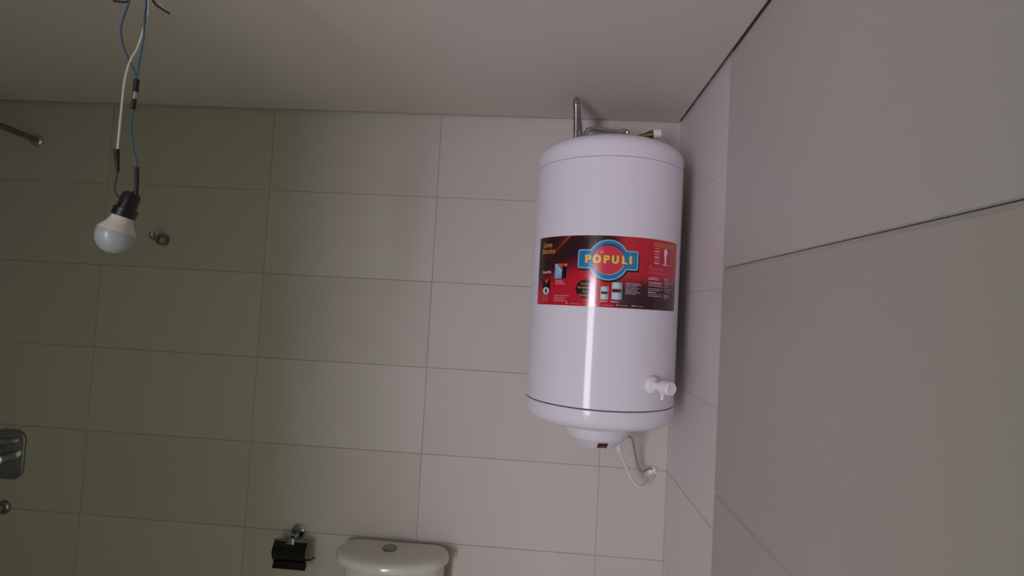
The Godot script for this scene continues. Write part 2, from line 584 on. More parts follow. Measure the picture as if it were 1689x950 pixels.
func room() -> void:
	# back wall: backing, then rows of 60 x 30 tiles stacked joint over joint
	var back := struct("wall_back", box_mesh(Vector3(-3.0, -0.1, -0.14), Vector3(0.2, 2.42, -0.0022)), M.grout, "pale grey tiled back wall behind the white water heater", "wall")
	var xs := [-2.673, -2.062, -1.451, -0.840, -0.227, 0.0]
	var ys := [2.328, 2.006, 1.706, 1.4061, 1.1078, 0.8099, 0.510, 0.210, 0.0]
	var kinds := ["tile", "tile_pale", "tile", "tile_warm"]
	var left := [-2.75] + xs
	for i in left.size() - 1:
		for j in ys.size() - 1:
			var a: float = left[i] + 0.0007
			var b: float = left[i + 1] - (0.0007 if i < left.size() - 2 else 0.0)
			var t := part("tile", box_mesh(Vector3(a, ys[j + 1] + 0.0010, -0.0120), Vector3(b, ys[j] - 0.0010, rng.randf_range(-0.0003, 0.0003)), 0.0006), M[kinds[rng.randi() % 4]], back)
			t.position = Vector3.ZERO
	# right wall: one column of the same tiles in the corner, then large bevelled panels towards the room
	var right := struct("wall_right", box_mesh(Vector3(0.0022, -0.1, -0.002), Vector3(0.16, 2.42, 2.60)), M.grout, "grey tiled right wall with wide bevelled panel joints", "wall")
	for j in ys.size() - 1:
		var up := 0.0003 if j < 4 else 0.0010
		var dn := 0.0003 if j < 3 else 0.0010
		part("tile", box_mesh(Vector3(0.0, ys[j + 1] + dn, 0.001), Vector3(0.0120, ys[j] - up, 0.486), 0.0004), M.tile_corner_lit, right)
	var ps := [2.2985, 1.7565, 1.2053, 0.655, 0.105, 0.0]
	for j in ps.size() - 1:
		for c in [[0.490, 1.690], [1.690, 2.45]]:
			var st := begin()
			var lo := Vector3(-0.005, ps[j + 1], c[0])
			var hi := Vector3(0.016, ps[j], c[1])
			panel(st, lo, hi, 0.0080, 0.0015)
			part("panel", finish(st), M.panel_top_lit if j == 0 else M.panel, right)
	# ceiling board with a shadow gap along the walls, closed above
	var ce := begin()
	box(ce, Vector3(-2.74, CEIL, 0.012), Vector3(-0.0125, CEIL + 0.012, 2.44), 0.001)
	var cm := struct("ceiling", finish(ce), M.plaster, "smooth pale ceiling with a thin shadow gap at the walls", "ceiling")
	part("recess", box_mesh(Vector3(-2.749, CEIL + 0.0121, 0.0006), Vector3(-0.0006, CEIL + 0.12, 2.449)), M.shade_gap, cm)
	# the rest of the shell, outside the frame
	struct("wall_left", box_mesh(Vector3(-2.90, -0.1, -0.1), Vector3(-2.75, 2.42, 2.6)), M.tile, "plain tiled left wall of the shower", "wall")
	struct("floor", box_mesh(Vector3(-3.6, -0.15, -0.1), Vector3(0.16, -0.0005, 4.8)), M.floor, "beige floor under the toilet", "floor")
	var fw := begin()
	box(fw, Vector3(-2.95, 0.0, 2.45), Vector3(-1.53, 2.42, 2.56))
	box(fw, Vector3(-0.68, 0.0, 2.45), Vector3(0.15, 2.42, 2.56))
	box(fw, Vector3(-1.53, 2.08, 2.45), Vector3(-0.68, 2.42, 2.56))
	struct("wall_front", finish(fw), M.far_wall, "plain wall with the doorway behind the viewer", "wall")
	# next room with its window
	var nr := begin()
	box(nr, Vector3(-3.6, 0.0, 2.56), Vector3(-3.5, 2.5, 4.8))
	box(nr, Vector3(0.06, 0.0, 2.56), Vector3(0.16, 2.5, 4.8))
	box(nr, Vector3(-3.6, 0.0, 2.56), Vector3(-2.95, 2.5, 2.62))
	box(nr, Vector3(-3.6, 2.42, 2.50), Vector3(0.16, 2.52, 4.8))
	box(nr, Vector3(-3.6, 0.0, 4.62), Vector3(-2.44, 2.5, 4.75))
	box(nr, Vector3(-1.64, 0.0, 4.62), Vector3(0.16, 2.5, 4.75))
	box(nr, Vector3(-2.44, 2.01, 4.62), Vector3(-1.64, 2.5, 4.75))
	box(nr, Vector3(-2.44, 0.0, 4.62), Vector3(-1.64, 0.39, 4.75))
	struct("wall_far", finish(nr), M.far_wall, "plain walls of the next room behind the viewer", "wall")
	var win := struct("window_1", box_mesh(Vector3(-2.44, 0.39, 4.64), Vector3(-1.64, 2.01, 4.66)), M.window_glow, "tall bright window of the next room behind the viewer", "window")
	var fr := begin()
	box(fr, Vector3(-2.47, 0.36, 4.600), Vector3(-2.44, 2.04, 4.66))
	box(fr, Vector3(-1.64, 0.36, 4.600), Vector3(-1.61, 2.04, 4.66))
	box(fr, Vector3(-2.44, 2.01, 4.600), Vector3(-1.64, 2.04, 4.66))
	box(fr, Vector3(-2.44, 0.36, 4.600), Vector3(-1.64, 0.39, 4.66))
	part("window_frame", finish(fr), M.white_plastic, win)

# slab whose horizontal edges are cut back by bev towards the room (x = lo.x); skews gently with depth
func panel(st: SurfaceTool, lo: Vector3, hi: Vector3, bev: float, endbev: float) -> void:
	var skew := -0.006
	var f := func(x: float, y: float, z: float) -> Vector3:
		return Vector3(x + (z - 0.49) * skew, y, z)
	var c: Vector3 = f.call((lo.x + hi.x) / 2, (lo.y + hi.y) / 2, (lo.z + hi.z) / 2)
	var xa := lo.x
	var xb := lo.x + bev * 0.45
	var top := bev if hi.y < 2.29 else 0.0005
	var foot := 0.0015
	lo.y += 0.0010
	hi.y -= 0.0010 if hi.y < 2.29 else 0.0
	var q := [f.call(xa, lo.y + foot, lo.z + endbev), f.call(xa, lo.y + foot, hi.z - endbev), f.call(xa, hi.y - top, hi.z - endbev), f.call(xa, hi.y - top, lo.z + endbev)]
	var r := [f.call(xb, lo.y, lo.z), f.call(xb, lo.y, hi.z), f.call(xb, hi.y, hi.z), f.call(xb, hi.y, lo.z)]
	var s := [Vector3(hi.x, lo.y, lo.z), Vector3(hi.x, lo.y, hi.z), Vector3(hi.x, hi.y, hi.z), Vector3(hi.x, hi.y, lo.z)]
	face(st, q, c)
	face(st, s, c)
	for k in 4:
		var n := (k + 1) % 4
		face(st, [q[k], q[n], r[n], r[k]], c)
		face(st, [r[k], r[n], s[n], s[k]], c)

func heater() -> void:
	var base := Vector3(-0.2704, 1.2922, 0.2453)
	var Y := base.y
	var R := 0.2153
	var h := thing("water_heater", "white enamelled cylindrical electric water heater hung in the corner with a red sticker", "water heater", base)
	# body between the two seams, its rims turned in
	part("tank_body", lathe_mesh([Vector2(0.205, 1.3800 - Y), Vector2(R - 0.0012, 1.3800 - Y), Vector2(R, 1.3815 - Y), Vector2(R, 2.0385 - Y), Vector2(R - 0.0010, 2.0398 - Y), Vector2(0.205, 2.0398 - Y)], 128, [1, 2, 3, 4]), M.enamel, h)
	# domed ends: crown arc, knuckle arc, short straight collar
	var top := [Vector2(0.205, 2.0408 - Y), Vector2(R - 0.0008, 2.0408 - Y), Vector2(R, 2.0420 - Y), Vector2(R, 2.0679 - Y)]
	for k in range(1, 13):
		var a := deg_to_rad(64.7) * k / 12.0
		top.append(Vector2(R - 0.04 + 0.04 * cos(a), 2.0679 - Y + 0.04 * sin(a)))
	for k in range(1, 11):
		var a := deg_to_rad(64.7) + deg_to_rad(25.3) * k / 10.0
		top.append(Vector2(maxf(0.45 * cos(a), 0.0), 1.6972 - Y + 0.45 * sin(a)))
	part("top_dome", lathe_mesh(top, 128, [1, 2]), M.enamel, h)
	var low := []
	for k in 11:
		var a := deg_to_rad(-90.0 + 18.6 * k / 10.0)
		low.append(Vector2(maxf(0.6 * cos(a), 0.0), 1.8922 - Y + 0.6 * sin(a)))
	for k in range(1, 13):
		var a := deg_to_rad(lerpf(-71.4, 0.0, k / 12.0))
		low.append(Vector2(R - 0.035 + 0.035 * cos(a), 1.3567 - Y + 0.035 * sin(a)))
	low += [Vector2(R, 1.3755 - Y), Vector2(R - 0.0012, 1.3770 - Y), Vector2(0.205, 1.3770 - Y)]
	part("bottom_dome", lathe_mesh(low, 128, [23, 24]), M.enamel, h)
	# cover over the heating element with its rocker switch
	part("terminal_cover", lathe_mesh([Vector2(0.0, 1.2385 - Y), Vector2(0.048, 1.2390 - Y), Vector2(0.056, 1.2420 - Y), Vector2(0.0885, 1.2705 - Y), Vector2(0.0905, 1.2730 - Y), Vector2(0.1050, 1.3015 - Y), Vector2(0.1050, 1.3060 - Y)], 96, [2, 3, 4]), M.cover_plastic, h)
	var sd := Vector3(sin(deg_to_rad(7.6)), 0, cos(deg_to_rad(7.6)))
	var nrm := (sd * 0.0233 + Vector3.DOWN * 0.0263).normalized()
	var up := (Vector3.UP * 0.0233 + sd * 0.0263).normalized()
	var sx := up.cross(nrm).normalized()
	var sw := part("rocker_switch", box_mesh(Vector3(-0.0135, -0.0105, -0.006), Vector3(0.0135, 0.0105, 0.0040), 0.0012), M.black_plastic, h)
	sw.transform = Transform3D(Basis(sx, up, nrm), sd * 0.0735 + Vector3.UP * (1.2573 - Y))
	part("rocker", box_mesh(Vector3(-0.0070, -0.0060, 0.0035), Vector3(0.0070, 0.0060, 0.0062), 0.0015), M.switch_red, sw)
	# sticker wrapped round the front
	var st := begin()
	var a0 := deg_to_rad(-63.7)
	var a1 := deg_to_rad(57.2)
	var rr := R + 0.0005
	for i in 72:
		var u0 := i / 72.0
		var u1 := (i + 1) / 72.0
		var pa := lerpf(a0, a1, u0)
		var pb := lerpf(a0, a1, u1)
		var da := Vector3(sin(pa), 0, cos(pa))
		var db := Vector3(sin(pb), 0, cos(pb))
		var bot := Vector3.UP * (1.6440 - Y)
		var hi := Vector3.UP * (1.8300 - Y)
		for v in [[da * rr + bot, Vector2(u0, 1), da], [da * rr + hi, Vector2(u0, 0), da], [db * rr + hi, Vector2(u1, 0), db], [da * rr + bot, Vector2(u0, 1), da], [db * rr + hi, Vector2(u1, 0), db], [db * rr + bot, Vector2(u1, 1), db]]:
			st.set_uv(v[1])
			st.set_normal(v[2])
			st.add_vertex(v[0])
	var lab := part("sticker", st.commit(), M.sticker, h)
	lab.set_meta("label", "dark red printed sticker reading POPULI in yellow on a blue badge")
	# pressure relief valve on the lower right of the front
	var az := deg_to_rad(32.0)
	var out := Vector3(sin(az), 0, cos(az))
	var at := out * (R - 0.004) + Vector3.UP * (1.4490 - Y)
	var fr := along(at, out)
	var valve := part("relief_valve", lathe_mesh([Vector2(0.0, 0.0), Vector2(0.0205, 0.0), Vector2(0.0235, 0.004), Vector2(0.0235, 0.012), Vector2(0.0200, 0.0175), Vector2(0.0125, 0.020), Vector2(0.0105, 0.024), Vector2(0.0095, 0.044)], 40, [5], fr), M.white_plastic, h)
	part("valve_cap", lathe_mesh([Vector2(0.0, 0.042), Vector2(0.0155, 0.042), Vector2(0.0175, 0.044), Vector2(0.0175, 0.073), Vector2(0.0160, 0.0765), Vector2(0.0140, 0.0770), Vector2(0.0132, 0.0760), Vector2(0.0, 0.0760)], 40, [2, 3, 6], fr), M.white_plastic, valve)
	var np: Vector3 = fr * Vector3(0, 0.046, 0)
	part("drain_spout", tube_mesh([np, np + Vector3(0, -0.018, 0), np + Vector3(0.0, -0.032, 0)], 0.0044, 14), M.white_plastic, valve)
	# hanger between tank and wall
	for y in [1.50, 1.90]:
		part("wall_bracket", box_mesh(Vector3(-0.10, y - 0.03 - Y, -0.2448), Vector3(0.10, y + 0.03 - Y, -0.200), 0.003), M.chrome_dull, h)
	# threaded outlet on the dome, closed with a taped white cap
	var o0 := Vector3(0.062, 2.176 - Y, -0.047)
	var o1 := Vector3(0.160, 2.194 - Y, -0.047)
	var od := (o1 - o0).normalized()
	var brass := part("brass_outlet", lathe_mesh([Vector2(0.0, 0.0), Vector2(0.005, 0.0), Vector2(0.005, 0.03), Vector2(0.007, 0.048), Vector2(0.0125, 0.066), Vector2(0.0135, 0.080), Vector2(0.0, 0.080)], 24, [1, 5], along(o0, od)), M.brass, h)
	part("riser", tube_mesh(spline([Vector3(0.055, 2.135 - Y, -0.047), Vector3(0.056, 2.162 - Y, -0.047), Vector3(0.062, 2.174 - Y, -0.047), Vector3(0.072, 2.178 - Y, -0.047)], 6), 0.006, 14), M.brass, brass)
	part("outlet_cap", lathe_mesh([Vector2(0.0, 0.074), Vector2(0.0135, 0.074), Vector2(0.0145, 0.076), Vector2(0.0145, 0.096), Vector2(0.013, 0.099), Vector2(0.0, 0.099)], 10, [1, 2, 3], along(o0, od)), M.pale_tape, brass)

func corrugated(pts: Array, r: float, pitch: float, amp: float) -> ArrayMesh:
	# resample along the path so that each rib gets five rings
	var fine := spline(pts, 24)
	var length := 0.0
	for i in fine.size() - 1:
		length += fine[i].distance_to(fine[i + 1])
	var step := pitch / 5.0
	var n := int(length / step)
	var out := []
	var seg := 0
	var done := 0.0
	for k in n + 1:
		var want := minf(k * length / n, length - 1e-6)
		while seg < fine.size() - 2 and done + fine[seg].distance_to(fine[seg + 1]) < want:
			done += fine[seg].distance_to(fine[seg + 1])
			seg += 1
		out.append(fine[seg].lerp(fine[seg + 1], (want - done) / maxf(fine[seg].distance_to(fine[seg + 1]), 1e-9)))
	return tube_mesh(out, func(t: float) -> float: return r + amp * cos(TAU * t * length / pitch), 16)

func plumbing() -> void:
	# hairpin of corrugated hose standing between dome and ceiling
	var h1 := thing("flexible_hose", "ribbed metal flexible hose looped upright above the left of the heater", "hose", Vector3(-0.372, 2.14, 0.22), "metal hoses above the heater")
	var o := h1.position
	part("hose", corrugated([Vector3(-0.374, 2.137, 0.268) - o, Vector3(-0.3755, 2.180, 0.266) - o, Vector3(-0.3775, 2.230, 0.260) - o, Vector3(-0.3785, 2.258, 0.252) - o, Vector3(-0.3775, 2.274, 0.236) - o, Vector3(-0.3740, 2.270, 0.214) - o, Vector3(-0.3660, 2.235, 0.188) - o, Vector3(-0.3575, 2.190, 0.168) - o, Vector3(-0.3530, 2.148, 0.160) - o], 0.0086, 0.0075, 0.0014), M.steel_hose, h1)
	part("hose_nut", lathe_mesh([Vector2(0.0, 0.0), Vector2(0.0115, 0.0), Vector2(0.0115, 0.016), Vector2(0.0085, 0.020), Vector2(0.0, 0.020)], 6, [1, 2, 3], along(Vector3(-0.353, 2.131, 0.160) - o, Vector3.UP)), M.chrome_dull, h1)
	# short hose bridging the dome
	var h2 := thing("flexible_hose", "short wavy chrome hose lying across the top of the heater", "hose", Vector3(-0.29, 2.17, 0.20), "metal hoses above the heater")
	o = h2.position
	part("hose", tube_mesh(spline([Vector3(-0.3440, 2.143, 0.2000) - o, Vector3(-0.3435, 2.178, 0.2000) - o, Vector3(-0.3370, 2.193, 0.2000) - o, Vector3(-0.3240, 2.1990, 0.2000) - o, Vector3(-0.2980, 2.1985, 0.2000) - o, Vector3(-0.2700, 2.1935, 0.2000) - o, Vector3(-0.2420, 2.1930, 0.2000) - o, Vector3(-0.2220, 2.1955, 0.2000) - o, Vector3(-0.2125, 2.1890, 0.2000) - o, Vector3(-0.2095, 2.1720, 0.2000) - o, Vector3(-0.2090, 2.1460, 0.2000) - o], 8), 0.0078, 16), M.chrome, h2)
	part("hose_nut", lathe_mesh([Vector2(0.0, 0.0), Vector2(0.0115, 0.0), Vector2(0.0115, 0.030), Vector2(0.0085, 0.036), Vector2(0.0, 0.036)], 6, [1, 2, 3], along(Vector3(-0.3440, 2.142, 0.2000) - o, Vector3.UP)), M.chrome, h2)
	# white tube in a loose loop below the heater, to the wall
	var t := thing("supply_tube", "thin white tube hanging in a loop under the heater to the wall", "tube", Vector3(-0.16, 1.13, 0.15))
	o = t.position
	part("tube", tube_mesh(spline([Vector3(-0.2000, 1.2310, 0.2220) - o, Vector3(-0.1890, 1.2070, 0.200) - o, Vector3(-0.1640, 1.1570, 0.150) - o, Vector3(-0.1400, 1.1120, 0.112) - o, Vector3(-0.1220, 1.0870, 0.094) - o, Vector3(-0.1040, 1.0770, 0.080) - o, Vector3(-0.0850, 1.0750, 0.064) - o, Vector3(-0.0680, 1.0800, 0.045) - o, Vector3(-0.0530, 1.0920, 0.022) - o, Vector3(-0.0465, 1.1000, 0.006) - o], 8), 0.0052, 14), M.white_tube, t)
	part("clear_connector", lathe_mesh([Vector2(0.0, 0.0), Vector2(0.0085, 0.0), Vector2(0.0085, 0.012), Vector2(0.0070, 0.013), Vector2(0.0095, 0.015), Vector2(0.0095, 0.026), Vector2(0.0, 0.027)], 12, [1, 2, 4, 5], along(Vector3(-0.1960, 1.2210, 0.212) - o, Vector3(-0.35, 0.85, 0.75))), M.pale_tape, t)
	var c := thing("power_cord", "thin grey cord bent from under the heater to the wall", "cord", Vector3(-0.13, 1.17, 0.12))
	o = c.position
	part("cord", tube_mesh(spline([Vector3(-0.1760, 1.2660, 0.215) - o, Vector3(-0.1560, 1.2500, 0.195) - o, Vector3(-0.1330, 1.1960, 0.120) - o, Vector3(-0.1130, 1.1420, 0.075) - o, Vector3(-0.0930, 1.1130, 0.050) - o, Vector3(-0.0780, 1.1150, 0.035) - o, Vector3(-0.0640, 1.1170, 0.020) - o, Vector3(-0.0520, 1.1130, 0.010) - o], 8), 0.0030, 12), M.grey_cord, c)
	var w := thing("wall_outlet", "small round white wall outlet where tube and cord enter the tiles", "outlet", Vector3(-0.049, 1.106, 0.0))
	part("cover", lathe_mesh([Vector2(0.0, 0.0), Vector2(0.0160, 0.0), Vector2(0.0160, 0.005), Vector2(0.0130, 0.010), Vector2(0.0, 0.012)], 32, [1], along(Vector3.ZERO, Vector3.BACK)), M.white_plastic, w)

func V(x: float, y: float, z: float) -> Vector3:
	return Vector3(x, y, z)

func shifted(pts: Array, o: Vector3) -> Array:
	return pts.map(func(p): return p - o)

func wire(called: String, label: String, pts: Array, r: float, m: Material, group := "") -> Node3D:
	var t := thing(called, label, "wire", pts[-1], group)
	part("insulation", tube_mesh(spline(shifted(pts, t.position), 6), r, 10), m, t)
	return t

func hanging_bulb() -> void:
	# junction box in the ceiling, just above the frame
	var jb := thing("junction_box", "white round ceiling junction box from which the bulb wires hang", "junction box", V(-1.130, CEIL, 1.043))
	part("cover", lathe_mesh([Vector2(0.0, -0.012), Vector2(0.045, -0.012), Vector2(0.052, -0.008), Vector2(0.054, 0.0), Vector2(0.0, 0.0)], 40, [1, 3]), M.white_plastic, jb)
	var top := V(-1.130, CEIL - 0.010, 1.043)
	var wl := wire("blue_wire", "slack blue wire bowed to the left above the taped splice", [top + V(-0.012, 0, 0), V(-1.138, 2.20, 1.038), V(-1.1375, 2.120, 1.0355), V(-1.1415, 2.0891, 1.0344), V(-1.1473, 2.0701, 1.0340), V(-1.1522, 2.0503, 1.0335), V(-1.1527, 2.0424, 1.0332), V(-1.1500, 2.0279, 1.0325), V(-1.1454, 2.0134, 1.0317), V(-1.1365, 1.9943, 1.0304), V(-1.1269, 1.9782, 1.0293), V(-1.1233, 1.9640, 1.0284)], 0.0014, M.blue_insulation, "blue wires of the hanging bulb")
	var wr := wire("blue_wire", "straighter blue wire running down from the ceiling to the bulb holder", [top, V(-1.118, 2.20, 1.038), V(-1.1143, 2.0935, 1.0330), V(-1.1151, 2.0719, 1.0322), V(-1.1152, 2.0542, 1.0315), V(-1.1151, 2.0346, 1.0308), V(-1.1170, 2.0149, 1.0301), V(-1.1191, 1.9972, 1.0296), V(-1.1219, 1.9774, 1.0290), V(-1.1231, 1.9617, 1.0284), V(-1.1238, 1.9381, 1.0276), V(-1.1258, 1.9194, 1.0270), V(-1.1278, 1.9017, 1.0264), V(-1.1277, 1.8870, 1.0258), V(-1.1237, 1.8607, 1.0246), V(-1.1186, 1.8385, 1.0234), V(-1.1153, 1.8210, 1.0226), V(-1.1139, 1.7799, 1.0209)], 0.0014, M.blue_insulation, "blue wires of the hanging bulb")
	var o := wr.position
	part("black_tape", tube_mesh(spline(shifted([V(-1.1229, 1.9645, 1.0284), V(-1.1233, 1.950, 1.0280), V(-1.1236, 1.9440, 1.0278)], o), 4), 0.0040, 14), M.black_tape, wr)
	part("bare_splice", tube_mesh(shifted([V(-1.1236, 1.9450, 1.0278), V(-1.1250, 1.9270, 1.0273)], o), 0.0030, 12), M.bare_wire, wr)
	part("black_tape", tube_mesh(shifted([V(-1.1248, 1.9330, 1.0274), V(-1.1262, 1.9165, 1.0269)], o), 0.0034, 14), M.black_tape, wr)
	part("black_tape", tube_mesh(spline(shifted([V(-1.1155, 1.8230, 1.0226), V(-1.1142, 1.8015, 1.0217), V(-1.1139, 1.7775, 1.0209)], o), 4), func(t): return lerpf(0.0034, 0.0027, t), 14), M.black_tape, wr)
	var ww := wire("white_wire", "off white wire running from the ceiling to a taped joint above the bulb", [top + V(0.010, 0, -0.003), V(-1.116, 2.20, 1.034), V(-1.1128, 2.100, 1.0300), V(-1.1148, 2.0660, 1.0280), V(-1.1261, 2.0193, 1.0270), V(-1.1337, 1.9964, 1.0300), V(-1.1413, 1.9646, 1.0296), V(-1.1446, 1.9100, 1.0280), V(-1.1476, 1.8496, 1.0255)], 0.0019, M.white_insulation)
	o = ww.position
	part("black_tape", tube_mesh(spline(shifted([V(-1.1492, 1.8500, 1.0256), V(-1.1478, 1.8350, 1.0249), V(-1.1458, 1.8154, 1.0241)], o), 4), func(t): return lerpf(0.0044, 0.0026, t), 14), M.black_tape, ww)
	part("thin_lead", tube_mesh(spline(shifted([V(-1.1459, 1.8174, 1.0242), V(-1.1471, 1.8026, 1.0237), V(-1.1495, 1.7908, 1.0234), V(-1.1480, 1.7810, 1.0229), V(-1.1400, 1.7720, 1.0224)], o), 6), 0.0013, 10), M.dark_wire, ww)
	wire("loose_wire", "short black wire end curling to the left under the ceiling", [top + V(-0.014, 0, 0.004), V(-1.165, 2.19, 1.042), V(-1.1760, 2.110, 1.0365), V(-1.1670, 2.0906, 1.0359), V(-1.1620, 2.0889, 1.0355), V(-1.1541, 2.0882, 1.0351), V(-1.1463, 2.0888, 1.0346), V(-1.1406, 2.0911, 1.0344)], 0.0016, M.black_tape, "loose wire ends under the ceiling")
	wire("loose_wire", "stiff black wire end pointing down to the right under the ceiling", [top + V(0.014, 0, 0.004), V(-1.122, 2.18, 1.038), V(-1.1090, 2.110, 1.0334), V(-1.1035, 2.0941, 1.0324), V(-1.0952, 2.0847, 1.0315), V(-1.0760, 2.0740, 1.0300)], 0.0019, M.black_tape, "loose wire ends under the ceiling")
	wire("loose_wire", "thin pale wire end beside the stiff black one under the ceiling", [top + V(0.018, 0, 0), V(-1.116, 2.18, 1.038), V(-1.1010, 2.110, 1.0330), V(-1.0945, 2.0935, 1.0322), V(-1.0860, 2.0835, 1.0312), V(-1.0775, 2.0755, 1.0302)], 0.0012, M.grey_cord, "loose wire ends under the ceiling")
	# bulb and holder share one tilted axis
	var foot := V(-1.1546, 1.6832, 1.0195)
	var dir := (V(-1.1275, 1.7831, 1.0218) - foot).normalized()
	dir = (dir + V(0, 0, -0.10)).normalized()
	var px := 1.0 / 1021.0
	var b := thing("light_bulb", "unlit white led bulb hanging tilted from loose wires", "light bulb", foot)
	var fr := along(Vector3.ZERO, dir)
	var dif := []
	for k in 17:
		var a := -PI / 2 + deg_to_rad(100.0) * k / 16.0
		dif.append(Vector2(maxf(0.0272 * cos(a), 0.0), 0.0315 + 0.0315 * sin(a)))
	part("diffuser", lathe_mesh(dif + [Vector2(0.024, 0.0375)], 56, [16], fr), M.bulb_diffuser, b)
	part("collar", lathe_mesh([Vector2(0.024, 0.0365), Vector2(0.0268, 0.0372), Vector2(0.0258, 0.0400), Vector2(0.0212, 0.0465), Vector2(0.0178, 0.0525), Vector2(0.0158, 0.0580), Vector2(0.0148, 0.0630), Vector2(0.0146, 0.0680), Vector2(0.0, 0.0680)], 56, [1, 7], fr), M.bulb_collar, b)
	var hd := thing("lamp_holder", "black plastic bulb holder with a broad ring gripping the bulb", "lamp holder", foot + dir * 0.0625)
	var s := -0.0625
	part("ring", lathe_mesh([Vector2(0.0140, 0.0620 + s), Vector2(0.0166, 0.0620 + s), Vector2(0.0173, 0.0632 + s), Vector2(0.0173, 0.0755 + s), Vector2(0.0164, 0.0768 + s), Vector2(0.0120, 0.0768 + s)], 40, [1, 2, 3, 4], fr), M.black_plastic, hd)
	part("shell", lathe_mesh([Vector2(0.0120, 0.0750 + s), Vector2(0.0142, 0.0765 + s), Vector2(0.0136, 0.0960 + s), Vector2(0.0122, 0.1010 + s), Vector2(0.0085, 0.1045 + s), Vector2(0.0, 0.1055 + s)], 40, [1], fr), M.black_plastic, hd)
	var ey := []
	for k in 13:
		var a := PI * k / 12.0
		ey.append(fr * V(0.0040 + 0.0036 * cos(a), 0.1035 + s + 0.0085 * sin(a), 0.0))
	part("eyelet", tube_mesh(ey, 0.0012, 8), M.black_plastic, hd)

func fixtures() -> void:
	# shower arm: wall rose and a pipe out over the tray
	var sa := thing("overhead_shower", "chrome overhead shower pipe with a round wall rose, high on the left", "shower", V(-2.348, 2.154, 0.0))
	part("wall_rose", lathe_mesh([Vector2(0.0, 0.0), Vector2(0.0240, 0.0), Vector2(0.0240, 0.003), Vector2(0.0200, 0.009), Vector2(0.0120, 0.011), Vector2(0.0, 0.012)], 40, [1], along(Vector3.ZERO, Vector3.BACK)), M.chrome, sa)
	part("pipe", tube_mesh(spline([V(0, 0, 0.004), V(-0.002, 0.004, 0.06), V(-0.004, 0.010, 0.14), V(-0.006, 0.010, 0.24), V(-0.006, -0.010, 0.30), V(-0.006, -0.05, 0.33)], 8), 0.0105, 18), M.chrome_brushed, sa)
	part("shower_head", lathe_mesh([Vector2(0.0, -0.045), Vector2(0.050, -0.045), Vector2(0.052, -0.040), Vector2(0.030, -0.020), Vector2(0.012, 0.0), Vector2(0.0, 0.004)], 36, [1, 2], Transform3D(Basis.IDENTITY, V(-0.006, -0.05, 0.33))), M.chrome, sa)
	# robe hook
	var rh := thing("robe_hook", "small chrome robe hook with a turned-up tip on the tiles right of the bulb", "hook", V(-1.829, 1.807, 0.0))
	part("wall_rose", lathe_mesh([Vector2(0.0, 0.0), Vector2(0.0190, 0.0), Vector2(0.0205, 0.002), Vector2(0.0200, 0.018), Vector2(0.0150, 0.027), Vector2(0.0, 0.030)], 32, [1], along(Vector3.ZERO, Vector3.BACK)), M.chrome_brushed, rh)
	part("prong", tube_mesh(spline([V(0, 0, 0.012), V(-0.002, 0.001, 0.036), V(-0.003, 0.003, 0.054), V(-0.001, 0.010, 0.060), V(0.001, 0.020, 0.062)], 6), 0.0082, 16), M.chrome_dull, rh)
	# shower mixer with a round-cornered plate, upper knob and larger lower lever
	var sv := thing("shower_mixer", "chrome shower mixer plate with two projecting handles at the left edge", "mixer", V(-2.347, 1.0035, 0.0))
	part("plate", slab_mesh(Vector2(0, 0), Vector2(0.0600, 0.0895), 0.040, 0.0, 0.008, 0.003), M.chrome_dull, sv)
	var k1 := part("knob", lathe_mesh([Vector2(0.0, 0.0), Vector2(0.0120, 0.0), Vector2(0.0120, 0.050), Vector2(0.0105, 0.052), Vector2(0.0, 0.0525)], 32, [1, 2], along(V(0.000, 0.050, 0.006), V(0.0, 0, 1))), M.chrome, sv)
	part("lever", lathe_mesh([Vector2(0.0, 0.0), Vector2(0.0195, 0.0), Vector2(0.0195, 0.050), Vector2(0.0175, 0.054), Vector2(0.0, 0.055)], 36, [1, 2], along(V(0.014, -0.006, 0.006), V(0, 0, 1))), M.chrome, sv)
	part("lever_arm", tube_mesh(spline([V(0.012, -0.008, 0.052), V(-0.008, -0.020, 0.075), V(-0.045, -0.038, 0.092)], 6), func(t): return lerpf(0.0095, 0.0065, t), 14), M.chrome, sv)
	# low spout
	var sp := thing("tub_spout", "round chrome spout low on the wall below the shower mixer", "spout", V(-2.350, 0.812, 0.0))
	part("wall_rose", lathe_mesh([Vector2(0.0, 0.0), Vector2(0.0250, 0.0), Vector2(0.0250, 0.004), Vector2(0.0200, 0.010), Vector2(0.0, 0.011)], 36, [1], along(Vector3.ZERO, Vector3.BACK)), M.chrome_dull, sp)
	part("pipe", tube_mesh(spline([V(0, 0, 0.006), V(0, 0, 0.05), V(0, -0.003, 0.10), V(0, -0.018, 0.125), V(0, -0.035, 0.130)], 6), 0.0130, 18), M.chrome, sp)
	# paper holder: rose, arm, bail rod and a curved hinged cover
	var ph := thing("paper_holder", "empty chrome toilet paper holder with a hinged curved cover beside the cistern", "paper holder", V(-1.256, 0.812, 0.0))
	part("wall_rose", lathe_mesh([Vector2(0.0, 0.0), Vector2(0.0250, 0.0), Vector2(0.0250, 0.006), Vector2(0.0215, 0.010), Vector2(0.0150, 0.011), Vector2(0.0, 0.011)], 40, [1, 2, 3], along(Vector3.ZERO, Vector3.BACK)), M.chrome, ph)
	part("arm", box_mesh(V(-0.010, -0.016, 0.008), V(0.010, 0.004, 0.046), 0.002), M.chrome, ph)
	part("hinge", tube_mesh([V(-0.0600, -0.013, 0.050), V(0.0560, -0.013, 0.050)], 0.0042, 14), M.chrome_dull, ph)
	part("clip", slab_mesh(Vector2(-0.004, -0.014), Vector2(0.0150, 0.0125), 0.003, 0.050, 0.058, 0.001), M.chrome_dull, ph)
	var cv := begin()
	var prof := []
